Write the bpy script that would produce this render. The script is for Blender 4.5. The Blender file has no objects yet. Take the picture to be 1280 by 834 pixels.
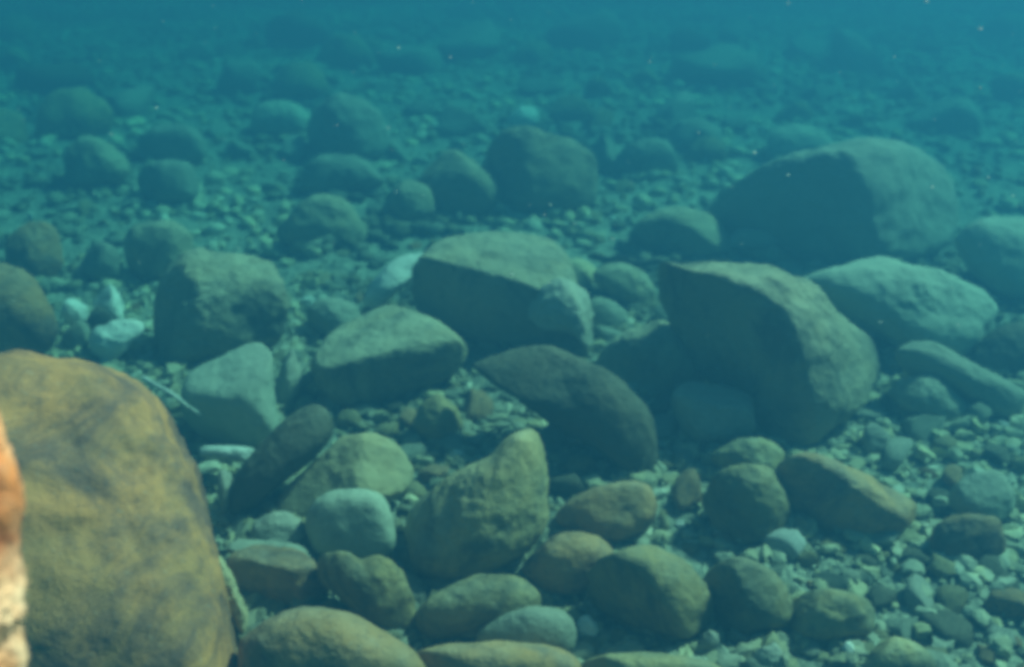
import bpy, math, random
import numpy as np
from mathutils import Vector, noise, Matrix

R = math.radians
SC = bpy.context.scene
COL = SC.collection
random.seed(7)
rng = np.random.default_rng(11)

# ------------------------------------------------------------------ camera
CAM_H, PITCH, HFOV = 1.20, R(25.5), R(58)
cam_d = bpy.data.cameras.new('camera')
cam = bpy.data.objects.new('camera', cam_d)
COL.objects.link(cam)
cam.location = (0, 0, CAM_H)
cam.rotation_euler = (R(90) - PITCH, 0, 0)
cam_d.sensor_width = 36
cam_d.lens = 18 / math.tan(HFOV / 2)
cam_d.clip_start, cam_d.clip_end = 0.02, 200
cam_d.dof.use_dof = True
cam_d.dof.focus_distance = 1.15
cam_d.dof.aperture_fstop = 3.8
SC.camera = cam

# ------------------------------------------------------------------ world, sun, exposure
TO_SUN = Vector((0.62, 0.30, 0.84)).normalized()
world = bpy.data.worlds.new('World')
SC.world = world
world.use_nodes = True
wn, wl = world.node_tree.nodes, world.node_tree.links
wn.clear()
sky = wn.new('ShaderNodeTexSky')
sky.sky_type = 'NISHITA'
sky.sun_disc = False
sky.sun_elevation = math.asin(TO_SUN.z)
sky.sun_rotation = math.atan2(TO_SUN.x, TO_SUN.y)
bg = wn.new('ShaderNodeBackground')
bg.inputs['Strength'].default_value = 0.05
wo = wn.new('ShaderNodeOutputWorld')
wl.new(sky.outputs[0], bg.inputs[0])
wl.new(bg.outputs[0], wo.inputs[0])
sun_d = bpy.data.lights.new('sun', 'SUN')
sun_d.energy = 5.0
sun_d.angle = R(5)
sun_d.color = (1.0, 0.93, 0.80)
sun = bpy.data.objects.new('sun', sun_d)
COL.objects.link(sun)
sun.location = TO_SUN * 20
sun.rotation_euler = TO_SUN.to_track_quat('Z', 'Y').to_euler()

SC.view_settings.view_transform = 'Standard'
SC.view_settings.look = 'None'
SC.view_settings.gamma = 1
SC.view_settings.use_curve_mapping = False
SC.view_settings.exposure = 1.0
SC.render.engine = 'CYCLES'
cy = SC.cycles
cy.use_denoising = True
cy.max_bounces = 8
cy.diffuse_bounces = 3
cy.volume_bounces = 3
cy.use_adaptive_sampling = False
cy.pixel_filter_type = 'BLACKMAN_HARRIS'
cy.filter_width = 4.5

# water body: extinction per metre and scattering per metre, red / green / blue
W_EXT = (0.58, 0.280, 0.308)
W_SCA = (0.0115, 0.0565, 0.096)

# ------------------------------------------------------------------ camera maths (photo pixels -> points on the bed)
FPX = 640 / math.tan(HFOV / 2)
C_R = Vector((1, 0, 0))
C_F = Vector((0, math.cos(PITCH), -math.sin(PITCH)))
C_U = Vector((0, math.sin(PITCH), math.cos(PITCH)))
C_O = Vector((0, 0, CAM_H))
def ray(px, py):
    return C_F + C_R * ((px - 640) / FPX) + C_U * ((417 - py) / FPX)
def on_bed(px, py, z=0.0):
    d = ray(px, py)
    return C_O + d * ((z - CAM_H) / d.z)
def bed_depth(px, py):
    d = ray(px, py)
    return -CAM_H / d.z
def project(p):
    v = p - C_O
    z = v.dot(C_F)
    return 640 + FPX * v.dot(C_R) / z, 417 - FPX * v.dot(C_U) / z, z

# ------------------------------------------------------------------ materials
def mat_rock(name, a, b, dark, silt, silt_amt=0.35, dark_amt=0.5, scale=1.0, attr=False, bump=0.6, patch=0.0, pebbly=False, spec=(0.5, 0.5, 0.42)):
    m = bpy.data.materials.new(name)
    m.use_nodes = True
    nt = m.node_tree
    N, L = nt.nodes, nt.links
    bs = N['Principled BSDF']
    bs.inputs['Roughness'].default_value = 0.85
    bs.inputs['Specular IOR Level'].default_value = 0.12
    tc = N.new('ShaderNodeTexCoord')
    oi = N.new('ShaderNodeObjectInfo')
    off = N.new('ShaderNodeVectorMath'); off.operation = 'MULTIPLY_ADD'
    L.new(oi.outputs['Random'], off.inputs[0])
    off.inputs[1].default_value = (37, 53, 71)
    L.new(tc.outputs['Object'], off.inputs[2])
    def noi(sc, det=6, rough=0.6, dist=0.0):
        n = N.new('ShaderNodeTexNoise')
        n.inputs['Scale'].default_value = sc * scale
        n.inputs['Detail'].default_value = det
        n.inputs['Roughness'].default_value = rough
        n.inputs['Distortion'].default_value = dist
        L.new(off.outputs[0], n.inputs['Vector'])
        return n.outputs['Fac']
    def mr(v, lo, hi, o0=0.0, o1=1.0):
        r = N.new('ShaderNodeMapRange')
        r.inputs['From Min'].default_value = lo; r.inputs['From Max'].default_value = hi
        r.inputs['To Min'].default_value = o0; r.inputs['To Max'].default_value = o1
        L.new(v, r.inputs['Value'])
        return r.outputs[0]
    def mix(f, c0, c1, mode='MIX'):
        x = N.new('ShaderNodeMix'); x.data_type = 'RGBA'; x.blend_type = mode
        if isinstance(f, float): x.inputs[0].default_value = f
        else: L.new(f, x.inputs[0])
        for sock, c in ((x.inputs[6], c0), (x.inputs[7], c1)):
            if isinstance(c, tuple): sock.default_value = (*c, 1)
            else: L.new(c, sock)
        return x.outputs[2]
    def mul(u, v):
        x = N.new('ShaderNodeMath'); x.operation = 'MULTIPLY'
        for i, s in enumerate((u, v)):
            if isinstance(s, float): x.inputs[i].default_value = s
            else: L.new(s, x.inputs[i])
        return x.outputs[0]
    c = mix(mr(noi(7, 5, 0.6, 0.4), 0.38, 0.64), a, b)
    c = mix(mul(mr(noi(4.3, 7, 0.68, 0.8), 0.52 - patch, 0.66 - patch), dark_amt), c, dark)          # algae and stain patches
    c = mix(mul(mr(noi(15, 6, 0.7), 0.55, 0.72), dark_amt * 0.8), c, dark)
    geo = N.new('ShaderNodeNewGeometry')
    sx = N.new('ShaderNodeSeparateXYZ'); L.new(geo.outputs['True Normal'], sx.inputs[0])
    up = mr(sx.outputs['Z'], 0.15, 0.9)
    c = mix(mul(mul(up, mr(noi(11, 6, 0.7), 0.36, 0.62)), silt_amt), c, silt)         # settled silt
    c = mix(mul(mr(noi(120, 3, 0.6), 0.60, 0.72), 0.16), c, spec)                     # pale grit
    c = mix(mul(mr(noi(70, 4, 0.6), 0.58, 0.7), 0.4), c, dark)
    vor = None
    if pebbly:                                                                        # fine grit, too small to build stone by stone
        vor = N.new('ShaderNodeTexVoronoi'); vor.inputs['Scale'].default_value = 55
        vor.inputs['Randomness'].default_value = 1.0
        wv = N.new('ShaderNodeVectorMath'); wv.operation = 'MULTIPLY_ADD'
        wn_ = N.new('ShaderNodeTexNoise'); wn_.inputs['Scale'].default_value = 30
        L.new(off.outputs[0], wn_.inputs['Vector'])
        L.new(wn_.outputs['Color'], wv.inputs[0]); wv.inputs[1].default_value = (0.02, 0.02, 0.02); L.new(off.outputs[0], wv.inputs[2])
        L.new(wv.outputs[0], vor.inputs['Vector'])
        bw = N.new('ShaderNodeSeparateColor'); L.new(vor.outputs['Color'], bw.inputs[0])
        hv = N.new('ShaderNodeHueSaturation'); L.new(c, hv.inputs['Color'])
        L.new(mr(bw.outputs[0], 0, 1, 0.62, 1.4), hv.inputs['Value'])
        c = hv.outputs[0]
    hs = N.new('ShaderNodeHueSaturation')
    L.new(c, hs.inputs['Color'])
    L.new(mr(oi.outputs['Random'], 0, 1, 0.80, 1.18), hs.inputs['Value'])
    c = hs.outputs[0]
    if attr:
        at = N.new('ShaderNodeAttribute'); at.attribute_name = 'tone'
        c = mix(1.0, c, at.outputs['Color'], 'MULTIPLY')
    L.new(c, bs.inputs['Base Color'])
    h = N.new('ShaderNodeMath'); h.operation = 'MULTIPLY_ADD'
    L.new(noi(60, 5, 0.65), h.inputs[0]); h.inputs[1].default_value = 0.45; L.new(noi(16, 6, 0.6), h.inputs[2])
    if vor:
        h2 = N.new('ShaderNodeMath'); h2.operation = 'MULTIPLY_ADD'
        L.new(vor.outputs['Distance'], h2.inputs[0]); h2.inputs[1].default_value = -0.9; L.new(h.outputs[0], h2.inputs[2])
        h = h2
    bp = N.new('ShaderNodeBump')
    bp.inputs['Strength'].default_value = bump
    bp.inputs['Distance'].default_value = 0.02 / scale
    L.new(h.outputs[0], bp.inputs['Height'])
    L.new(bp.outputs[0], bs.inputs['Normal'])
    return m

SILT = (0.30, 0.29, 0.22)
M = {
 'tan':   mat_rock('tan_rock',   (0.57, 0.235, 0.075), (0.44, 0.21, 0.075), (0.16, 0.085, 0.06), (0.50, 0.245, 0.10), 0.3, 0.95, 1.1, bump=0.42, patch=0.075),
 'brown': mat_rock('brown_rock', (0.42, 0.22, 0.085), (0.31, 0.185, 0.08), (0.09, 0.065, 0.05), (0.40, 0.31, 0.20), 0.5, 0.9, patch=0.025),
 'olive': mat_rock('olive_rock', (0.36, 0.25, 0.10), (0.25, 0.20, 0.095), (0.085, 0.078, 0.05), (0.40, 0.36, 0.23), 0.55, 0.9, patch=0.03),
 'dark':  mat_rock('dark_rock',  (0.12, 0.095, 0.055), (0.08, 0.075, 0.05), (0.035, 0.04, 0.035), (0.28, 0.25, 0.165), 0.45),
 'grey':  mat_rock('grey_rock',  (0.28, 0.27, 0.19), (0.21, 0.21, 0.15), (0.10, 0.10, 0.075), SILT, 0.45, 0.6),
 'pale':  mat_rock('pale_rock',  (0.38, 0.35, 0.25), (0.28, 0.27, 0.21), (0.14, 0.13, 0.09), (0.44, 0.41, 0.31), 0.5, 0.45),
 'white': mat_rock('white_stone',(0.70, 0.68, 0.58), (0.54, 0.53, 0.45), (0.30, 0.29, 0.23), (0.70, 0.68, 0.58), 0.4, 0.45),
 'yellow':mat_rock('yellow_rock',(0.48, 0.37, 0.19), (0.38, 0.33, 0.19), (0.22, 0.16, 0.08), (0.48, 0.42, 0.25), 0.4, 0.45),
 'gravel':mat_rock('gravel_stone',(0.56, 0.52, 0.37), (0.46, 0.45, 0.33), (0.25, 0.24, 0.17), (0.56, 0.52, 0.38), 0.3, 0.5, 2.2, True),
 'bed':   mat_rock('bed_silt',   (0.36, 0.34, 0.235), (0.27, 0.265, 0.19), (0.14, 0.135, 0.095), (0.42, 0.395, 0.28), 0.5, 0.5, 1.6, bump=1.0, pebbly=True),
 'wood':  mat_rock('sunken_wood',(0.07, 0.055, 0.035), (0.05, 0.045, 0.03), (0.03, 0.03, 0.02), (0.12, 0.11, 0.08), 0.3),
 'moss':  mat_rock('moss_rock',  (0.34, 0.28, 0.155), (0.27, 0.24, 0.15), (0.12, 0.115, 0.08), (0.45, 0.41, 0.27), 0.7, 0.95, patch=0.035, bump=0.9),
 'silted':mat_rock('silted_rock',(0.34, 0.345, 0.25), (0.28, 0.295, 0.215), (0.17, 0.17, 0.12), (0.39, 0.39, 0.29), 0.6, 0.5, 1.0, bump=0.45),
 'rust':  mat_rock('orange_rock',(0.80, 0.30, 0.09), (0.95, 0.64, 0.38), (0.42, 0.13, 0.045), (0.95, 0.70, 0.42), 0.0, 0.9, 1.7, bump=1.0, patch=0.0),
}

# ------------------------------------------------------------------ mesh helpers
def ico(sub):
    bpy_m = bpy.data.meshes.new('t')
    import bmesh
    bm = bmesh.new()
    bmesh.ops.create_icosphere(bm, subdivisions=sub, radius=1)
    V = np.array([v.co[:] for v in bm.verts]); F = np.array([[v.index for v in f.verts] for f in bm.faces])
    bm.free(); bpy.data.meshes.remove(bpy_m)
    V /= np.linalg.norm(V, axis=1)[:, None]
    return V, F
ICO = {s: ico(s) for s in (1, 2, 3, 4, 5, 6)}

def mesh_from(name, V, F, material, smooth=True):
    me = bpy.data.meshes.new(name)
    me.from_pydata([tuple(v) for v in V], [], [tuple(f) for f in F])
    me.materials.append(material)
    if smooth: me.polygons.foreach_set('use_smooth', [True] * len(me.polygons))
    me.update()
    return me

def link(name, me, loc=(0, 0, 0), label=None, cat=None, group=None, kind=None, parent=None):
    o = bpy.data.objects.new(name, me)
    COL.objects.link(o)
    o.location = loc
    if label: o['label'] = label
    if cat: o['category'] = cat
    if group: o['group'] = group
    if kind: o['kind'] = kind
    if parent: o.parent = parent
    return o

def catmull(P, n=8):
    P = np.array(P, float); k = len(P); out = []
    for i in range(k):
        p0, p1, p2, p3 = P[i - 1], P[i], P[(i + 1) % k], P[(i + 2) % k]
        for j in range(n):
            t = j / n
            out.append(0.5 * (2 * p1 + (p2 - p0) * t + (2 * p0 - 5 * p1 + 4 * p2 - p3) * t * t + (3 * p1 - p0 - 3 * p2 + p3) * t ** 3))
    return np.array(out)

def polar(poly, c, nb=180):
    """distance from c to the outline in nb directions"""
    Q = poly - c
    A, B = Q, np.roll(Q, -1, axis=0)
    th = np.arange(nb) * 2 * math.pi / nb
    out = np.zeros(nb)
    for i, t in enumerate(th):
        d = np.array([math.cos(t), math.sin(t)])
        e = B - A
        den = d[0] * e[:, 1] - d[1] * e[:, 0]
        den = np.where(np.abs(den) < 1e-9, 1e-9, den)
        s = (A[:, 0] * e[:, 1] - A[:, 1] * e[:, 0]) / den
        u = (A[:, 0] * d[1] - A[:, 1] * d[0]) / den
        ok = (s > 0) & (u >= -1e-6) & (u <= 1 + 1e-6)
        out[i] = s[ok].max() if ok.any() else 0
    good = out > 0
    if not good.all(): out = np.interp(th, th[good], out[good], period=2 * math.pi)
    return out

def fbm(p, f, octv=4):
    return noise.fractal(Vector(p) * f, 0.9, 2.1, octv)

ROCKS = []   # traced rocks: short name, pixel outline, centre on the bed, radius
def rock(name, short, label, poly, mat, by=None, t=0.8, cuts=(), n=2.4, amp=0.055, sharp=False, depth=None, cat='rock', group=None, k=0.30, sub=None, freq=1.0, fac=None, grow=1.05):
    P = np.array(poly, float)
    P = P.mean(axis=0) + (P - P.mean(axis=0)) * grow
    dense = P if sharp else catmull(P)
    if sharp:
        dense = np.concatenate([P[i] + (P[(i + 1) % len(P)] - P[i]) * np.linspace(0, 1, 6, endpoint=False)[:, None] for i in range(len(P))])
    c = dense.mean(axis=0)
    lo, hi = dense.min(axis=0), dense.max(axis=0)
    by = by or hi[1]
    half = 0.5 * math.sqrt((hi[0] - lo[0]) * (hi[1] - lo[1]))
    dG = depth or bed_depth(c[0], by)
    hb = 0.0
    if not depth:
        g0 = on_bed(c[0], by)
        hb = max([0.10 * r[3] * math.exp(-((g0.x - r[2].x) ** 2 + (g0.y - r[2].y) ** 2) / (1.25 * r[3]) ** 2) for r in ROCKS if r[2].z < 0.01 and r[3] > 0.05] or [0])
        dG = (hb - CAM_H) / ray(c[0], by).z
    D = half / FPX * dG * t
    zc = dG if depth else dG + k * D
    px2m = zc / FPX
    rad = polar(dense, c)
    ctr = C_O + ray(*c) * zc
    w = (C_O - ctr).normalized()
    u = C_R
    v = C_U                                   # image plane axes at the rock's own distance
    if sub is None: sub = 6 if half > 75 else 5 if half > 30 else 4
    S, F = ICO[sub]
    rho = np.hypot(S[:, 0], S[:, 1]); cc = np.abs(S[:, 2])
    s = 1 / ((rho ** n + cc ** n) ** (1 / n))
    th = np.mod(np.arctan2(-S[:, 1], S[:, 0]), 2 * math.pi)
    rr = np.interp(th, np.arange(181) * 2 * math.pi / 180, np.append(rad, rad[0]))
    pu = np.cos(th) * rr * rho * s * px2m
    pv = -np.sin(th) * rr * rho * s * px2m
    pw = S[:, 2] * s * D
    Pw = pu[:, None] * np.array(u) + pv[:, None] * np.array(v) + pw[:, None] * np.array(w)
    seed = np.array([random.uniform(-50, 50) for _ in range(3)])
    size = half * px2m
    auto = []
    for _ in range(fac if fac is not None else 7 if amp >= 0.06 else 4 if amp >= 0.04 else 1):                  # broken faces all round
        a, b = random.uniform(0, 6.283), random.uniform(-0.2, 0.9)
        auto.append((math.cos(a) * math.cos(b), math.sin(a) * math.cos(b), math.sin(b), random.uniform(0.74, 0.93)))
    for (nx, ny, nz, f) in list(cuts) + auto:
        nn = np.array([nx, ny, nz], float); nn /= np.linalg.norm(nn)
        h = Pw @ nn
        e = h - f * h.max()
        soft = 0.20 * size
        e = np.where(e > -soft, np.where(e > soft, e, (e + soft) ** 2 / (4 * soft)), 0)
        Pw = Pw - nn * (e * 0.86)[:, None]
    disp = np.array([1.1 * fbm(p / size + seed, 0.9 * freq, 3) + 0.75 * fbm(p / size - seed, 2.6 * freq, 4) + 0.30 * fbm(p / size + 2 * seed, 9 * freq, 4) for p in Pw])
    nrm = Pw / (np.linalg.norm(Pw, axis=1)[:, None] + 1e-9)
    Pw = Pw + nrm * (disp * amp * size)[:, None]
    # keep the rock's overall width and height
    for ax, a0, a1 in ((np.array(u), (lo[0] - c[0]) * px2m, (hi[0] - c[0]) * px2m), (np.array(v), -(hi[1] - c[1]) * px2m, -(lo[1] - c[1]) * px2m)):
        q = Pw @ ax
        nq = a0 + (q - q.min()) / (q.max() - q.min()) * (a1 - a0)
        Pw = Pw + ax * (nq - q)[:, None]
    base = Vector((ctr.x, ctr.y, 0.0))
    if depth: base.z = ctr.z + float(Pw[:, 2].min())
    V = Pw + np.array(ctr - base)
    o = link(name, mesh_from(name, V, F, M[mat] if isinstance(mat, str) else mat), base, label, cat, group)
    ROCKS.append((short, dense, base, size, mat))
    return o

# ------------------------------------------------------------------ traced rocks
FRONT = (-0.25, -1, 0.05)
LEFTF = (-0.75, -0.7, 0.0)
TOP = (0.1, 0.1, 1)
# --- foreground
rock('boulder', 'big tan boulder', 'huge smooth tan boulder with dark stains filling the lower left corner',
     [(-190, 560), (-90, 470), (0, 438), (60, 443), (130, 452), (190, 462), (240, 495), (272, 548), (286, 610), (290, 665), (300, 740), (320, 834), (325, 910), (200, 1010), (-150, 1010)],
     'tan', by=905, t=0.75, cuts=[(0.22, -0.5, 1, 0.42), (0.85, -0.35, 0.55, 0.80)], amp=0.05, cat='boulder', sub=6, fac=1, grow=1.0)
rock('boulder', 'orange rock', 'bright orange brown rough rock edge close to the lens at the left border',
     [(-230, 520), (-140, 420), (-40, 425), (0, 455), (20, 540), (38, 590), (52, 640), (44, 690), (50, 760), (54, 834), (56, 1000), (20, 1300), (-100, 1500), (-230, 1400)],
     'rust', depth=0.50, t=0.55, cuts=[(0.85, -0.5, 0.2, 0.8)], amp=0.055, cat='boulder', sub=6, freq=4.0, grow=1.0)
rock('cobble', 'brown egg shaped cobble', 'large smooth brown egg shaped cobble at the bottom edge beside the tan boulder',
     [(300, 812), (322, 780), (360, 760), (400, 756), (445, 766), (485, 790), (520, 815), (533, 850), (500, 900), (400, 915), (312, 890)], 'brown', t=0.9, amp=0.03, cat='cobble')
rock('cobble', 'low brown cobble at the bottom edge', 'low wide brown cobble cut by the bottom edge, right of the egg shaped cobble',
     [(520, 822), (545, 803), (600, 797), (660, 799), (706, 810), (722, 840), (690, 885), (560, 885)], 'brown', t=0.9, amp=0.035, cat='cobble')
rock('cobble', 'green grey cobble at the bottom edge', 'broad green grey cobble cut by the bottom edge under the mossy lump',
     [(735, 826), (780, 812), (840, 815), (892, 828), (905, 860), (820, 890), (742, 872)], 'olive', t=0.9, amp=0.04, cat='cobble')
rock('cobble', 'dark green oval cobble', 'dark green oval cobble leaning below the saddle shaped boulder',
     [(522, 768), (540, 745), (575, 725), (610, 716), (650, 722), (672, 745), (655, 775), (605, 795), (550, 802), (526, 790)], 'olive', t=0.85, amp=0.035, cat='cobble')
rock('cobble', 'grey teal cobble', 'smooth grey teal cobble behind the low brown cobble at the bottom',
     [(598, 795), (630, 766), (670, 755), (705, 764), (718, 795), (702, 822), (625, 822)], 'grey', t=0.9, amp=0.03, cat='cobble')
rock('cobble', 'notched olive cobble', 'two lobed olive cobble with a notch on top, above the egg shaped cobble',
     [(397, 706), (410, 690), (434, 691), (448, 701), (472, 697), (500, 713), (518, 740), (514, 762), (520, 785), (495, 792), (455, 772), (428, 750), (402, 727)], 'olive', by=800, t=0.8, amp=0.06, cuts=[(0.5, -0.9, 0.1, 0.6)], cat='cobble')
rock('cobble', 'purple brown cobble', 'purple brown angular cobble under a pale ledge, beside the two lobed olive cobble',
     [(283, 705), (305, 686), (345, 686), (378, 702), (402, 735), (405, 752), (370, 760), (320, 756), (290, 738)], 'brown', t=0.9, amp=0.06, cuts=[FRONT + (0.6,), TOP + (0.6,)], cat='cobble')
rock('rock', 'yellowish crusty rock strip', 'narrow yellowish crusty rock wedged against the tan boulder',
     [(258, 702), (272, 694), (286, 714), (300, 745), (314, 775), (307, 802), (290, 798), (278, 775), (264, 735)], 'yellow', t=1.0, amp=0.12, freq=1.6)
rock('rock', 'pale teal ledge', 'thin pale teal ledge lying on the purple brown cobble',
     [(290, 678), (335, 677), (375, 687), (393, 706), (380, 714), (330, 700), (292, 692)], 'grey', by=735, t=1.1, amp=0.07, cuts=[TOP + (0.4,)])
rock('cobble', 'pale knobbly cobble', 'round pale knobbly cobble between the pale ledge and the log shaped rock',
     [(312, 668), (333, 646), (355, 639), (375, 648), (381, 668), (367, 686), (335, 690), (316, 684)], 'pale', t=0.95, amp=0.06, cat='cobble')
rock('rock', 'log shaped rock', 'dark smooth log shaped rock leaning diagonally right of the tan boulder',
     [(286, 628), (296, 595), (325, 558), (360, 524), (390, 508), (411, 520), (414, 545), (392, 572), (350, 608), (312, 638), (290, 645)], 'dark', by=645, t=0.7, amp=0.035)
rock('rock', 'pale yellow rock', 'pale yellow angular rock resting behind the log shaped rock',
     [(345, 632), (380, 590), (420, 552), (455, 543), (490, 553), (512, 580), (506, 610), (482, 626), (440, 645), (370, 655)], 'yellow', by=655, t=0.8, amp=0.05, cuts=[(-0.4, -0.5, 0.8, 0.6), (0.5, -0.4, 0.7, 0.65)])
rock('cobble', 'grey green dome cobble', 'smooth grey green dome shaped cobble in front of the pale yellow rock',
     [(383, 655), (402, 622), (440, 611), (475, 620), (491, 655), (490, 692), (450, 702), (400, 694)], 'silted', t=0.85, amp=0.035, cat='cobble')
rock('boulder', 'saddle shaped boulder', 'saddle shaped brown boulder with a raised right end in the lower middle',
     [(508, 655), (520, 630), (560, 600), (605, 575), (628, 550), (652, 540), (675, 558), (683, 600), (677, 650), (645, 692), (600, 717), (555, 727), (522, 702)], 'olive', t=0.85, amp=0.04, cuts=[(-0.7, -0.35, 0.6, 0.6), (0.5, -0.75, 0.25, 0.75)], cat='boulder', fac=1)
rock('boulder', 'silted teal boulder', 'smooth silt covered teal boulder with a straight right edge behind the tan boulder',
     [(226, 508), (236, 472), (270, 450), (318, 432), (338, 446), (343, 500), (347, 540), (322, 558), (270, 558), (240, 540)], 'silted', t=0.75, amp=0.03, cuts=[(-0.2, -0.4, 1, 0.6), (-0.3, -1, -0.2, 0.6)], cat='boulder')
rock('pebble', 'small upright pale pebble', 'small upright pale pebble below the white bar shaped stone',
     [(270, 597), (280, 588), (291, 600), (289, 625), (279, 642), (271, 625)], 'pale', t=0.9, amp=0.05, cat='pebble')
rock('stone', 'white bar shaped stone', 'white bar shaped stone bridging the dark gap right of the tan boulder',
     [(252, 560), (270, 557), (295, 558), (316, 562), (312, 573), (295, 578), (268, 573), (253, 569)], 'white', by=600, t=0.8, amp=0.09, cat='stone')
# --- left middle
rock('boulder', 'dark blocky boulder', 'dark blocky boulder with shaded left face behind the silted teal boulder',
     [(172, 425), (195, 385), (225, 345), (250, 319), (290, 311), (335, 323), (357, 350), (362, 390), (350, 428), (310, 440), (270, 450), (225, 460), (195, 448)], 'moss', t=0.9, amp=0.06, cuts=[(-0.8, -0.55, 0.2, 0.45), (0.15, -0.15, 1, 0.62), (0.35, -0.95, 0.1, 0.66)], cat='boulder')
rock('stone', 'pale square stone', 'pale square stone at the left of the white broken stones',
     [(75, 386), (86, 374), (110, 378), (112, 404), (96, 412), (78, 402)], 'white', t=0.9, amp=0.08, cuts=[TOP + (0.5,)], cat='stone')
rock('stone', 'pointed white stone', 'bright white pointed stone at the top of the broken stones',
     [(114, 376), (140, 356), (153, 372), (157, 402), (140, 412), (124, 398)], 'white', t=0.9, amp=0.1, sharp=True, cuts=[(-0.5, -0.5, 0.6, 0.5)], cat='stone')
rock('stone', 'downward pointed pale stone', 'pale three cornered stone, point downward, lowest of the white broken stones',
     [(108, 416), (140, 406), (180, 400), (168, 420), (147, 446), (131, 458), (112, 440)], 'white', t=0.7, amp=0.08, sharp=True, cuts=[(0.2, -0.6, 0.8, 0.5)], cat='stone')
rock('pebble', 'dark pebble among the white stones', 'dark round pebble set between the white broken stones',
     [(110, 394), (124, 383), (140, 391), (143, 408), (124, 414), (112, 408)], 'dark', by=416, t=0.9, amp=0.05, cat='pebble')
rock('cobble', 'dark cobble beneath the pale square stone', 'dark cobble just below the pale square stone',
     [(78, 418), (92, 402), (110, 410), (114, 432), (98, 444), (80, 436)], 'grey', t=0.9, amp=0.05, cat='cobble')
rock('boulder', 'small rough left boulder', 'rough grey brown boulder near the left edge above the dark edge boulder',
     [(6, 305), (28, 283), (58, 279), (78, 300), (80, 335), (52, 352), (18, 344)], 'brown', t=0.85, amp=0.08, cat='boulder')
rock('boulder', 'dark left edge boulder', 'dark brown boulder cut by the left edge above the tan boulder',
     [(-70, 352), (-5, 333), (40, 343), (70, 380), (78, 422), (42, 448), (-65, 452)], 'brown', t=0.85, amp=0.06, cat='boulder')
rock('boulder', 'round green boulder', 'round green grey boulder above the white broken stones',
     [(153, 305), (170, 282), (210, 278), (236, 298), (238, 330), (202, 347), (165, 342)], 'moss', t=0.85, amp=0.05, cuts=[FRONT + (0.75,)], cat='boulder')
rock('cobble', 'grey cobble above the broken stones', 'small grey cobble left of the round green boulder',
     [(100, 325), (116, 302), (140, 307), (152, 335), (132, 352), (106, 347)], 'grey', t=0.9, amp=0.07, cat='cobble')
rock('boulder', 'hazy dome boulder', 'hazy dome boulder sitting right above the dark rounded boulder at upper left',
     [(172, 188), (180, 166), (205, 155), (240, 159), (257, 180), (248, 203), (190, 204)], 'grey', t=0.85, amp=0.05, cuts=[FRONT + (0.6,)], cat='boulder')
rock('boulder', 'dark rounded upper left boulder', 'dark rounded boulder just below the hazy dome boulder at upper left',
     [(168, 217), (190, 202), (230, 203), (247, 225), (237, 250), (195, 256), (173, 240)], 'grey', t=0.85, amp=0.05, cuts=[LEFTF + (0.6,)], cat='boulder')
rock('boulder', 'sloping hazy boulder', 'hazy grey sloping boulder left of the dark rounded upper left boulder',
     [(78, 218), (95, 185), (125, 171), (156, 185), (163, 215), (132, 236), (90, 235)], 'moss', t=0.85, amp=0.06, cuts=[LEFTF + (0.6,)], cat='boulder')
# --- centre
rock('slab', 'flat topped olive slab', 'flat topped olive slab with a shaded front edge in the picture middle',
     [(384, 458), (408, 424), (460, 395), (500, 377), (540, 389), (578, 424), (588, 450), (568, 478), (500, 503), (440, 514), (400, 500), (386, 475)], 'moss', t=1.1, amp=0.035, n=3.0, cuts=[(-0.08, -0.12, 1, 0.30), (0.25, -1, -0.05, 0.55)], cat='slab', grow=0.97, fac=2)
rock('stone', 'pale blade shaped stone', 'pale blade shaped stone leaning against the big central boulder',
     [(455, 377), (470, 350), (500, 325), (532, 317), (522, 340), (490, 366), (470, 384)], 'white', by=398, t=0.7, k=-0.4, amp=0.05, cuts=[(0.3, -0.5, 0.8, 0.4)], cat='stone')
rock('boulder', 'big central boulder', 'big central boulder with lit olive top and deep shaded front',
     [(512, 370), (530, 330), (560, 302), (610, 285), (670, 285), (715, 308), (728, 345), (742, 385), (742, 425), (725, 455), (690, 450), (640, 436), (580, 420), (530, 395)], 'moss', t=0.95, amp=0.045, n=2.8, cuts=[(0.15, -0.12, 1, 0.38), (-0.35, -1, -0.15, 0.42)], cat='boulder', grow=0.98)
rock('cobble', 'tan lobed cobble', 'tan lobed cobble leaning on the right end of the big central boulder',
     [(662, 388), (684, 357), (715, 351), (736, 373), (742, 405), (738, 434), (715, 414), (684, 410)], 'pale', by=446, t=0.8, amp=0.09, k=-1.3, cat='cobble')
rock('slab', 'low dark green slab', 'low dark green slab tilted in front of the big central boulder',
     [(596, 438), (660, 448), (722, 472), (772, 498), (812, 540), (818, 575), (792, 596), (755, 575), (700, 540), (635, 492)], 'dark', t=0.6, amp=0.04, cuts=[(-0.45, -0.35, 1, 0.35)], cat='slab')
rock('cobble', 'small yellow cobble', 'small yellow green cobble at the right shoulder of the big central boulder',
     [(700, 342), (714, 325), (735, 327), (752, 346), (746, 362), (720, 364)], 'yellow', t=0.9, amp=0.07, cat='cobble')
rock('cobble', 'long olive cobble', 'long olive cobble just below the dark sunken stick',
     [(743, 342), (770, 329), (800, 339), (817, 365), (813, 388), (780, 380), (755, 362)], 'moss', t=0.8, amp=0.05, cat='cobble')
rock('cobble', 'grey tapered cobble', 'grey tapered cobble below the long olive cobble',
     [(730, 382), (750, 372), (776, 384), (790, 410), (776, 418), (745, 408)], 'grey', t=0.8, amp=0.06, cat='cobble')
rock('cobble', 'thin grey cobble', 'thin grey cobble lowest in the row right of the tan lobed cobble',
     [(742, 408), (768, 414), (784, 426), (764, 438), (745, 430)], 'grey', t=0.8, amp=0.06, cat='cobble')
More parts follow.
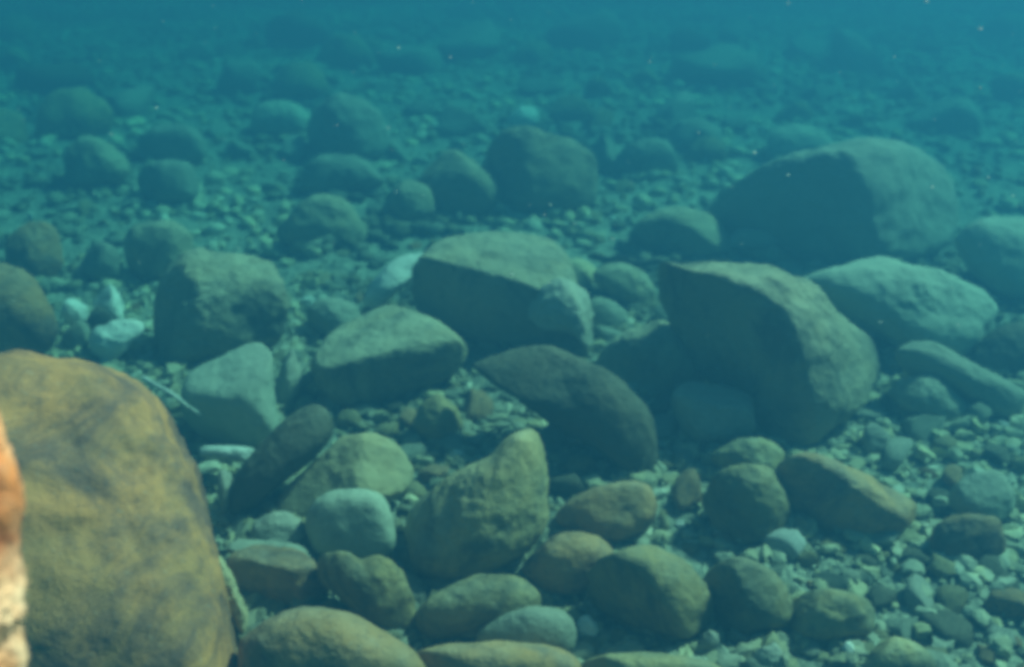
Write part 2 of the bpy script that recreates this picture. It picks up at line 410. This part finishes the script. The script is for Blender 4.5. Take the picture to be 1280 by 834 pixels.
rock('boulder', 'hump backed boulder', 'hump backed olive boulder with hollow shaded front beside the largest boulder',
     [(742, 468), (768, 432), (800, 410), (830, 404), (860, 430), (880, 466), (864, 490), (820, 497), (770, 497), (744, 484)], 'moss', t=0.9, amp=0.05, cuts=[(-0.6, -0.8, 0.05, 0.35)], cat='boulder')
rock('cobble', 'cobble in the shade of the largest boulder', 'grey cobble between the hump backed boulder and the largest boulder',
     [(818, 388), (838, 379), (856, 395), (853, 416), (826, 413)], 'grey', t=0.9, amp=0.06, cat='cobble')
rock('boulder', 'largest boulder', 'largest boulder right of centre with a broad black shaded front',
     [(832, 350), (870, 339), (930, 324), (982, 328), (1022, 358), (1064, 398), (1112, 430), (1124, 465), (1104, 502), (1062, 524), (1034, 556), (1002, 578), (960, 548), (908, 505), (868, 445), (840, 390)], 'moss', t=0.8, amp=0.05, n=2.8, cuts=[(-0.80, -0.60, -0.08, 0.12), (0.1, 0.1, 1, 0.6), (0.75, -0.55, 0.35, 0.5)], cat='boulder', sub=6, grow=1.0, fac=3)
rock('boulder', 'low silted bank boulder', 'low broad silted boulder behind the largest boulder on the right',
     [(990, 340), (1050, 324), (1110, 333), (1180, 358), (1234, 398), (1246, 440), (1185, 454), (1120, 436), (1060, 400), (1008, 366)], 'silted', t=0.9, amp=0.06, cat='boulder')
rock('boulder', 'great shaded boulder', 'great rounded boulder at upper right with a round shaded face and mottled pale flank',
     [(905, 275), (930, 240), (965, 222), (1010, 203), (1060, 187), (1130, 177), (1190, 208), (1204, 250), (1186, 302), (1125, 334), (1050, 334), (960, 305), (912, 295)], 'silted', t=0.85, amp=0.06, cuts=[(-0.72, -0.7, 0.08, 0.18), (0.6, -0.65, 0.45, 0.7)], cat='boulder', sub=6, fac=0)
rock('boulder', 'pale right edge boulder', 'pale smooth boulder cut by the right edge beside the great shaded boulder',
     [(1192, 296), (1225, 274), (1280, 276), (1335, 300), (1325, 362), (1262, 374), (1220, 345), (1198, 318)], 'silted', t=0.85, amp=0.05, cat='boulder')
rock('slab', 'pale flat stone before the shaded boulder', 'pale flat stone lying at the foot of the great shaded boulder',
     [(903, 302), (930, 286), (970, 279), (994, 289), (978, 307), (930, 315)], 'pale', t=1.0, amp=0.06, cuts=[TOP + (0.4,)], cat='slab')
rock('boulder', 'loaf shaped boulder', 'loaf shaped boulder alone left of the great shaded boulder',
     [(788, 298), (808, 271), (845, 260), (886, 269), (910, 295), (904, 320), (840, 324), (798, 316)], 'moss', t=0.85, amp=0.04, cuts=[FRONT + (0.55,)], cat='boulder')
rock('boulder', 'tall dome boulder', 'tall dome boulder with a dark left side above the big central boulder',
     [(603, 220), (613, 186), (650, 165), (700, 164), (736, 184), (743, 220), (740, 258), (690, 271), (640, 268), (608, 248)], 'moss', t=0.85, amp=0.06, cuts=[(-0.85, -0.5, 0.1, 0.35)], cat='boulder')
rock('boulder', 'sloping green boulder', 'sloping green boulder touching the left side of the tall dome boulder',
     [(527, 218), (545, 195), (570, 189), (602, 214), (624, 240), (624, 266), (575, 272), (538, 254)], 'moss', t=0.85, amp=0.05, cuts=[FRONT + (0.7,)], cat='boulder')
rock('boulder', 'dark peaked boulder', 'dark peaked boulder in the hazy upper left middle',
     [(383, 184), (400, 145), (435, 119), (470, 139), (488, 175), (474, 198), (410, 199)], 'grey', t=0.85, amp=0.08, cuts=[LEFTF + (0.4,)], cat='boulder')
rock('boulder', 'squat hazy boulder', 'squat grey boulder in front of the sloping green boulder',
     [(476, 268), (485, 240), (510, 227), (536, 239), (541, 268), (512, 283), (484, 281)], 'moss', t=0.85, amp=0.06, cuts=[LEFTF + (0.5,)], cat='boulder')
rock('boulder', 'low mossy boulder', 'low mossy boulder left of the squat grey boulder',
     [(348, 290), (374, 250), (420, 246), (447, 268), (454, 302), (402, 310), (360, 306)], 'moss', t=0.85, amp=0.06, cat='boulder')
rock('boulder', 'flat hazy boulder', 'flat hazy boulder left of the dark peaked boulder',
     [(312, 158), (330, 131), (370, 127), (397, 145), (388, 168), (340, 173)], 'silted', t=0.85, amp=0.06, cat='boulder')
rock('boulder', 'low hazy boulder under the peaked boulder', 'low dark boulder just below the dark peaked boulder',
     [(378, 232), (395, 200), (430, 192), (468, 200), (480, 222), (455, 240), (405, 244)], 'grey', t=0.85, amp=0.06, cat='boulder')
rock('boulder', 'faint domed far boulder', 'faint domed boulder on the haze line above the great shaded boulder',
     [(958, 190), (975, 163), (1005, 156), (1037, 170), (1038, 192), (1000, 204), (964, 202)], 'silted', t=0.85, amp=0.05, cat='boulder')
rock('stone', 'far pale stone', 'small far pale stone behind the top of the tall dome boulder',
     [(634, 152), (650, 134), (671, 138), (669, 156), (646, 162)], 'white', t=0.85, amp=0.08, cat='stone')
rock('boulder', 'far dark boulder', 'far dark boulder behind and right of the far twin boulder',
     [(838, 183), (850, 155), (880, 149), (903, 170), (893, 188)], 'grey', t=0.85, amp=0.06, cat='boulder')
rock('boulder', 'far twin boulder', 'far dark low boulder above the loaf shaped boulder',
     [(767, 207), (780, 180), (820, 174), (843, 195), (828, 215), (780, 218)], 'grey', t=0.85, amp=0.06, cat='boulder')
# --- right
rock('rock', 'light ridge rock', 'long light ridge of rock right of the largest boulder',
     [(1118, 442), (1170, 429), (1212, 454), (1262, 480), (1290, 508), (1252, 526), (1200, 496), (1148, 474)], 'grey', t=0.7, amp=0.07)
rock('cobble', 'round cobble under the ridge', 'round green grey cobble below the long light ridge',
     [(1118, 495), (1140, 470), (1180, 475), (1208, 505), (1204, 530), (1160, 527)], 'grey', t=0.85, amp=0.06, cat='cobble')
rock('boulder', 'dark right edge boulder', 'dark boulder cut by the right edge above the long light ridge',
     [(1212, 446), (1250, 409), (1305, 408), (1318, 452), (1252, 472)], 'dark', t=0.85, amp=0.07, cat='boulder')
rock('boulder', 'mossy dark boulder', 'dark boulder with a mossy right flank below the largest boulder',
     [(883, 635), (900, 602), (930, 580), (965, 590), (986, 630), (988, 668), (950, 684), (905, 670)], 'olive', t=0.9, amp=0.07, cuts=[(-0.7, -0.7, 0.1, 0.35)], cat='boulder')
rock('boulder', 'black faced boulder', 'wide black faced boulder touching the right side of the mossy dark boulder',
     [(972, 620), (988, 582), (1030, 567), (1076, 580), (1112, 610), (1142, 632), (1148, 658), (1100, 668), (1050, 680), (985, 672)], 'brown', t=0.9, amp=0.06, cuts=[(-0.55, -0.8, -0.05, 0.3), (0.5, -0.2, 0.9, 0.65)], cat='boulder')
rock('cobble', 'low cobble behind the mossy boulder', 'low green cobble behind the mossy dark boulder at the foot of the largest boulder',
     [(888, 568), (920, 549), (960, 549), (982, 570), (962, 590), (910, 590)], 'olive', t=0.85, amp=0.07, cat='cobble')
rock('slab', 'pale sand patch', 'pale teal patch of sand in gravel in the shade of the largest boulder',  # pale sand, modelled as a low flat rock
     [(842, 495), (880, 479), (922, 494), (944, 530), (915, 552), (860, 548)], 'pale', t=1.0, amp=0.06, cuts=[TOP + (0.3,)], cat='slab')
rock('cobble', 'round right cobble', 'round grey cobble near the right edge with a dark hollow on its left',
     [(1188, 624), (1214, 596), (1250, 589), (1270, 615), (1265, 648), (1225, 656)], 'grey', t=0.9, amp=0.06, cat='cobble')
rock('stone', 'pale block at the foot of the largest boulder', 'pale block shaped stone right of the foot of the largest boulder',
     [(1076, 542), (1094, 529), (1113, 540), (1110, 562), (1086, 567)], 'pale', t=0.9, amp=0.08, cat='stone')
rock('boulder', 'mossy lump', 'mossy brown lump with hollow black front near the bottom middle',
     [(738, 752), (755, 702), (800, 680), (850, 700), (886, 745), (893, 782), (872, 804), (820, 796), (768, 778)], 'olive', t=0.9, amp=0.06, cuts=[(-0.6, -0.8, -0.1, 0.35)], cat='boulder')
rock('boulder', 'upright brown boulder', 'upright green brown boulder right of the mossy lump',
     [(882, 775), (890, 720), (920, 695), (960, 704), (989, 740), (991, 780), (950, 792), (905, 795)], 'olive', t=0.9, amp=0.06, cuts=[(-0.75, -0.6, 0.0, 0.3)], cat='boulder')
rock('cobble', 'flat brown cobble', 'flat brown cobble right of the saddle shaped boulder',
     [(698, 645), (740, 611), (790, 600), (817, 615), (818, 652), (792, 674), (740, 674)], 'brown', t=0.95, amp=0.05, cat='cobble')
rock('cobble', 'buried brown cobble', 'half buried brown cobble between the flat brown cobble and the mossy lump',
     [(655, 698), (698, 666), (748, 670), (768, 700), (745, 735), (690, 742)], 'brown', t=0.9, amp=0.05, cat='cobble')
rock('cobble', 'olive brown cobble', 'olive brown cobble right of the upright green brown boulder',
     [(988, 766), (1020, 736), (1070, 740), (1098, 762), (1084, 795), (1020, 800)], 'olive', t=0.9, amp=0.06, cat='cobble')
rock('cobble', 'low bottom right cobble', 'low brown green cobble cut by the bottom edge at lower right',
     [(1076, 826), (1110, 796), (1150, 804), (1170, 835), (1125, 860), (1082, 850)], 'olive', t=0.9, amp=0.05, cat='cobble')
rock('cobble', 'wide brown right cobble', 'wide brown cobble in front of the round grey cobble near the right edge',
     [(1164, 668), (1210, 642), (1252, 650), (1262, 688), (1216, 706), (1170, 698)], 'brown', t=0.9, amp=0.06, cat='cobble')
rock('cobble', 'olive cobble in front of the slab', 'small olive cobble in the gravel in front of the flat topped slab',
     [(517, 522), (535, 495), (560, 499), (577, 520), (573, 548), (541, 555), (521, 538)], 'olive', t=0.9, amp=0.06, cat='cobble')
rock('cobble', 'teal cobble behind the slab', 'low teal cobble between the dark blocky boulder and the flat topped slab',
     [(383, 395), (400, 374), (430, 377), (452, 395), (443, 418), (405, 424)], 'grey', t=0.9, amp=0.06, cat='cobble')
rock('stone', 'pale upright sliver', 'pale upright sliver of stone right of the silted teal boulder',
     [(344, 474), (359, 440), (374, 444), (377, 480), (358, 508)], 'pale', t=0.9, amp=0.09, cat='stone')
rock('stone', 'dark hanging shard', 'dark three cornered shard at the lower tip of the low dark green slab',
     [(782, 562), (816, 553), (811, 580), (796, 600)], 'dark', t=0.8, amp=0.06, sharp=True, cat='stone')
rock('stone', 'leaf shaped pale stone', 'leaf shaped pale stone left of the foot of the mossy lump',
     [(721, 776), (735, 769), (747, 785), (741, 799), (725, 793)], 'white', t=0.6, amp=0.07, cat='stone')
rock('pebble', 'knobbly pale pebble', 'knobbly pale pebble under the right end of the mossy lump',
     [(873, 803), (884, 788), (898, 795), (895, 810), (879, 815)], 'pale', t=0.9, amp=0.1, cat='pebble')
rock('stone', 'three cornered pale stone at the bottom', 'pale three cornered stone at the bottom edge below the upright brown boulder',
     [(942, 816), (966, 803), (982, 825), (966, 838), (948, 832)], 'pale', t=0.8, amp=0.08, sharp=True, cat='stone')
rock('pebble', 'white egg pebble', 'white egg shaped pebble at the bottom below the olive brown cobble',
     [(1053, 806), (1063, 802), (1070, 814), (1062, 824), (1054, 818)], 'white', t=0.9, amp=0.05, cat='pebble')
rock('stone', 'pale chip below the olive cobble', 'pale chip in the gravel below the small olive cobble',
     [(561, 566), (572, 562), (581, 568), (576, 584), (565, 582)], 'white', t=0.9, amp=0.09, sharp=True, cat='stone')

# ------------------------------------------------------------------ the bed
_rx = np.array([(r[2].x, r[2].y, r[3]) for r in ROCKS if r[2].z < 0.01])
def bed_heights(x, y):
    """gentle swells, with silt and gravel banked up around the big rocks"""
    x, y = np.asarray(x, float), np.asarray(y, float)
    z = np.array([0.035 * noise.fractal(Vector((a * 1.1 + 3, b * 1.1, 0)), 1, 2, 3) + 0.014 * noise.fractal(Vector((a * 5, b * 5, 4)), 1, 2, 3) for a, b in zip(x, y)]) - 0.012
    for rx, ry, rs in _rx:
        d2 = ((x - rx) ** 2 + (y - ry) ** 2) / (1.25 * rs) ** 2
        m = d2 < 6
        z[m] = np.maximum(z[m], z[m] + 0.10 * rs * np.exp(-d2[m]))
    return z + 0.022 * np.maximum(0, y - 4.5)
gx = np.concatenate([-np.geomspace(30, 3.2, 34), np.linspace(-3.1, 3.1, 220), np.geomspace(3.2, 30, 34)])
gy = np.concatenate([np.linspace(-6, 0.3, 12, endpoint=False), np.linspace(0.3, 5, 220, endpoint=False), np.geomspace(5, 40, 110)])
GX, GY = np.meshgrid(gx, gy)
GZ = bed_heights(GX.ravel(), GY.ravel())
V = np.stack([GX.ravel(), GY.ravel(), GZ], 1)
nx_ = len(gx)
F = [(j * nx_ + i, j * nx_ + i + 1, (j + 1) * nx_ + i + 1, (j + 1) * nx_ + i) for j in range(len(gy) - 1) for i in range(nx_ - 1)]
link('stream_bed', mesh_from('stream_bed', V, F, M['bed']), kind='structure')

# ------------------------------------------------------------------ sticks
def stick(name, label, pts, r, mat, cat):
    """pts are points on the bed area: (pixel x, pixel y, height above the bed)"""
    P = [on_bed(x, y, z) for x, y, z in pts]
    fine = []
    for i in range(len(P) - 1):
        for j in range(8):
            fine.append(P[i].lerp(P[i + 1], j / 8))
    fine.append(P[-1])
    V, F = [], []
    ns = 8
    for i, p in enumerate(fine):
        d = (fine[min(i + 1, len(fine) - 1)] - fine[max(i - 1, 0)]).normalized()
        a = d.cross(Vector((0, 0, 1))).normalized(); b = a.cross(d)
        q = p + Vector(noise.noise_vector(p * 14)) * r * 0.9
        rr = r * (1 - 0.5 * i / len(fine)) * (1 + 0.25 * noise.noise(p * 40)) * (0.35 if i in (0, len(fine) - 1) else 1)
        for s in range(ns):
            t = 2 * math.pi * s / ns
            V.append(q + a * math.cos(t) * rr + b * math.sin(t) * rr)
        if i:
            for s in range(ns):
                F.append(((i - 1) * ns + s, (i - 1) * ns + (s + 1) % ns, i * ns + (s + 1) % ns, i * ns + s))
    F.append(tuple(range(ns - 1, -1, -1))); F.append(tuple((len(fine) - 1) * ns + s for s in range(ns)))
    base = Vector((P[0].x, P[0].y, min(v.z for v in V)))
    return link(name, mesh_from(name, [v - base for v in V], F, M[mat]), base, label, cat)

stick('sunken_stick', 'dark thin sunken stick lying level left of the largest boulder', [(735, 320, .075), (790, 327, .07), (850, 330, .07), (912, 324, .075)], 0.014, 'wood', 'stick')
stick('pale_twig', 'pale thin twig lying over the back of the tan boulder', [(176, 470, .16), (212, 492, .15), (252, 520, .10)], 0.006, 'white', 'twig')
stick('pale_twig', 'pale twig between the thin grey cobble and the low dark green slab', [(690, 472, .03), (735, 454, .03), (780, 436, .03)], 0.008, 'pale', 'twig')

# ------------------------------------------------------------------ single cobbles between the traced rocks
def cobble_mesh(i, mat):
    S, F = ICO[3]
    seed = np.array([i * 7.3, i * 3.1, i * 5.7])
    P = S.copy()
    for _ in range(5):
        nn = rng.normal(size=3); nn /= np.linalg.norm(nn)
        e = P @ nn - rng.uniform(0.42, 0.8)
        P = P - nn * (np.maximum(e, 0) * 0.9)[:, None]
    d = np.array([0.24 * fbm(p + seed, 0.9, 3) + 0.10 * fbm(p - seed, 3.0, 4) for p in P])
    P = P * (1 + d)[:, None]
    return mesh_from('cobble', P, F, M[mat])
TONES = [('grey', 'grey'), ('pale', 'pale'), ('olive', 'olive green'), ('brown', 'brown'), ('dark', 'dark'), ('white', 'whitish'), ('yellow', 'yellowish')]
CM = {(m, i): cobble_mesh(i + 10 * j, m) for j, (m, _) in enumerate(TONES) for i in range(3)}

def inside(poly, x, y, grow=1.0):
    c = poly.mean(axis=0)
    q = (np.array([x, y]) - c) / grow + c
    a, b = poly, np.roll(poly, -1, axis=0)
    cr = ((a[:, 1] > q[1]) != (b[:, 1] > q[1])) & (q[0] < (b[:, 0] - a[:, 0]) * (q[1] - a[:, 1]) / (b[:, 1] - a[:, 1] + 1e-12) + a[:, 0])
    return cr.sum() % 2 == 1

used, placed = set(), []
def relation(x, y):
    best = sorted(ROCKS, key=lambda r: math.hypot(*((r[1].mean(axis=0) - (x, y)))) - 0.5 * r[3] * 200)
    out = []
    for r in best[:5]:
        if 'orange' in r[0]: continue
        dx, dy = np.array([x, y]) - r[1].mean(axis=0)
        dy *= 1.6
        rel = ('right of' if dx > 0 else 'left of') if abs(dx) > abs(dy) else ('in front of' if dy > 0 else 'behind')
        out.append(rel + ' the ' + r[0])
    return out
def add_single(px, py, wpx, far):
    mk = random.choices(range(len(TONES)), [5, 4, 4, 3, 3, 0.7, 1.2])[0]
    if far: mk = random.choices([0, 1, 2, 4], [5, 2, 3, 1.5])[0]
    m, tone = TONES[mk]
    noun = 'boulder' if far else ('cobble' if wpx > 20 else 'pebble')
    size = 'faint hazy' if far else ('large' if wpx > 32 else 'medium' if wpx > 24 else 'small')
    lab = None
    for rel in relation(px, py):
        cand = f'{size} {tone} {noun} {rel}'
        if cand not in used and len(cand.split()) <= 16:
            lab = cand; break
    if lab is None: return False
    used.add(lab)
    dep = bed_depth(px, py)
    r = 0.5 * wpx / FPX * dep
    o = bpy.data.objects.new(noun, CM[(m, random.randrange(3))])
    COL.objects.link(o)
    p = on_bed(px, py)
    sz = random.uniform(0.55, 0.85)
    o.scale = (r, r * random.uniform(0.65, 1.0), r * sz)
    o.location = (p.x, p.y, r * sz * 0.35 + float(bed_heights([p.x], [p.y])[0]))
    o.rotation_euler = (random.uniform(-.25, .25), random.uniform(-.25, .25), random.uniform(0, 6.28))
    o['label'] = lab; o['category'] = noun
    o['group'] = 'faint boulders fading into the far water' if far else 'loose stones among the boulders'
    placed.append((px, py, wpx))
    return True
def free(px, py, wpx, grow, gap):
    if any(inside(r[1], px, py, grow) for r in ROCKS): return False
    return all(math.hypot(px - a, (py - b) * 1.4) > gap * (wpx + c) * 0.5 for a, b, c in placed)
tries = n_near = n_far = 0
while n_near < 225 and tries < 14000:
    tries += 1
    px, py = random.uniform(-10, 1290), 215 + 640 * random.random() ** 0.8
    wpx = random.choice([14, 16, 18, 22, 26, 30, 36, 42]) * (0.7 + 0.4 * (py - 200) / 600)
    if px > 270 and py > 500 and random.random() < 0.5: wpx = random.uniform(34, 66)
    if free(px, py, wpx, 1.05, 0.72) and add_single(px, py, wpx, False): n_near += 1
tries = 0
while n_far < 55 and tries < 5000:
    tries += 1
    px, py = random.uniform(-20, 1300), random.uniform(55, 215)
    wpx = random.uniform(30, 110)
    if free(px, py, wpx, 1.1, 0.75) and add_single(px, py, wpx, True): n_far += 1

# ------------------------------------------------------------------ gravel (uncountable)
def gravel(name, label, n, ymin, ymax, rmin, rmax, sub):
    S, F = ICO[sub]
    temps = []
    for i in range(14):
        P = S.copy()
        for _ in range(4):
            nn = rng.normal(size=3); nn /= np.linalg.norm(nn)
            e = P @ nn - rng.uniform(0.35, 0.75)
            P = P - nn * (np.maximum(e, 0) * 0.9)[:, None]
        P = P * (1 + 0.10 * rng.normal(size=(len(P), 1)))
        temps.append(P)
    u = rng.random(n)
    y = np.sqrt(ymin ** 2 + u * (ymax ** 2 - ymin ** 2))
    x = (rng.random(n) * 2 - 1) * (0.62 * y + 0.45)
    # stones gather in drifts: thin them out by a slow noise
    keep = np.array([noise.noise(Vector((a * 1.6, b * 1.6, 9))) > -0.75 + 0.5 * (rng.random() - 0.5) for a, b in zip(x, y)])
    x, y = x[keep], y[keep]
    for short, dense, base, size, mat in ROCKS:               # more of it banked against the feet of the rocks
        if base.z > 0.01 or not (ymin < base.y < ymax): continue
        kk = int(45 + 650 * size)
        a = rng.random(kk) * 6.283; q = size * (0.75 + 0.55 * rng.random(kk))
        x = np.append(x, base.x + np.cos(a) * q); y = np.append(y, base.y + np.sin(a) * q)
    n = len(x)
    r = rmin + (rmax - rmin) * rng.random(n) ** 3.4
    bz = bed_heights(x, y)
    Vs, Fs, Cs = [], [], []
    nv = len(S)
    for i in range(n):
        a = rng.random() * 6.283; ca, sa = math.cos(a), math.sin(a)
        b = rng.normal() * 0.35; cb, sb = math.cos(b), math.sin(b)
        rot = np.array([[ca, -sa, 0], [sa, ca, 0], [0, 0, 1]]) @ np.array([[1, 0, 0], [0, cb, -sb], [0, sb, cb]])
        sc = r[i] * np.array([1.1, 0.5 + 0.5 * rng.random(), 0.35 + 0.4 * rng.random()])
        z = bz[i] + sc[2] * 0.35 + 0.012 * rng.random()
        Vs.append((temps[rng.integers(14)] * sc) @ rot.T + (x[i], y[i], z))
        Fs.append(F + i * nv)
        t = (0.50 + 0.38 * rng.random() ** 1.3) * min(1.5, max(0.5, 1.0 + 1.5 * noise.noise(Vector((x[i] * 1.3, y[i] * 0.9, 31)))))
        if sub == 2 and rng.random() < 0.025: t = 1.3
        w = rng.random() * 0.25
        Cs.append(np.tile((t * (1 + w * .4), t, t * (1 - w), 1), (nv, 1)))
    V, F2, Cc = np.concatenate(Vs), np.concatenate(Fs), np.concatenate(Cs)
    me = bpy.data.meshes.new(name)
    me.vertices.add(len(V)); me.vertices.foreach_set('co', V.ravel())
    me.loops.add(F2.size); me.loops.foreach_set('vertex_index', F2.ravel().astype(np.int32))
    me.polygons.add(len(F2)); me.polygons.foreach_set('loop_start', np.arange(0, F2.size, 3, dtype=np.int32))
    me.polygons.foreach_set('use_smooth', np.full(len(F2), sub == 1))
    me.update(calc_edges=True)
    ca_ = me.color_attributes.new('tone', 'FLOAT_COLOR', 'POINT')
    ca_.data.foreach_set('color', Cc.ravel().astype(np.float32))
    me.materials.append(M['gravel'])
    return link(name, me, (0, 0, 0), label, 'gravel', None, 'stuff')
gravel('gravel', 'pale mixed gravel and small pebbles between the near rocks', 12500, 0.75, 3.0, 0.005, 0.030, 2)
gravel('gravel', 'coarse hazy gravel and pebbles on the far bed', 27000, 2.9, 12, 0.010, 0.06, 1)

# ------------------------------------------------------------------ drifting specks in the water
S, F = ICO[1]
Vs, Fs = [], []
spots = [(640, 343, 1.5), (495, 240, 1.8), (563, 72, 1.2), (485, 160, 2.0), (498, 60, 1.5), (873, 166, 1.6), (688, 256, 1.8), (1225, 36, 0.8), (985, 4, 0.7), (1158, 2, 0.8), (943, 191, 1.2), (1165, 234, 1.1), (1225, 110, 1.0), (1235, 222, 1.3), (1266, 245, 1.4), (138, 168, 1.9), (195, 135, 1.6), (1100, 403, 1.4), (985, 219, 1.5)]
for i in range(70): spots.append((random.uniform(0, 1280), random.uniform(0, 420), random.uniform(0.7, 2.2)))
for i, (px, py, d) in enumerate(spots):
    p = C_O + ray(px, py) * d
    s = (1.6 if i < 19 else random.uniform(0.5, 0.9)) * d / FPX
    Vs.append(S * (s * random.uniform(0.9, 2.0), s, s * 0.7) + np.array(p)); Fs.append(F + i * len(S))
link('drifting_specks', mesh_from('drifting_specks', np.concatenate(Vs), np.concatenate(Fs), M['white']), (0, 0, 0), 'tiny white specks drifting in the water', 'specks', None, 'stuff')

# ------------------------------------------------------------------ the water itself
def box(name, x0, x1, y0, y1, z0, z1, m):
    V = [(x, y, z) for z in (z0, z1) for y in (y0, y1) for x in (x0, x1)]
    F = [(0, 2, 3, 1), (4, 5, 7, 6), (0, 1, 5, 4), (2, 6, 7, 3), (0, 4, 6, 2), (1, 3, 7, 5)]
    return link(name, mesh_from(name, V, F, m, False), (0, 0, 0), 'blue green water haze filling the whole view', 'water', None, 'stuff')
wm = bpy.data.materials.new('water_volume')
wm.use_nodes = True
nt = wm.node_tree
nt.nodes.clear()
out = nt.nodes.new('ShaderNodeOutputMaterial')
pv = nt.nodes.new('ShaderNodeVolumePrincipled')
dens = max(W_EXT)
col = [s / dens for s in W_SCA]
ab = [(1 - min(1, (e / dens - c) / (1 - c))) ** 2 for e, c in zip(W_EXT, col)]
pv.inputs['Density'].default_value = dens
pv.inputs['Color'].default_value = (*col, 1)
pv.inputs['Absorption Color'].default_value = (*ab, 1)
pv.inputs['Anisotropy'].default_value = 0.25
nt.links.new(pv.outputs[0], out.inputs['Volume'])
box('haze', -31, 31, -7, 41, -1.2, CAM_H + 0.15, wm)
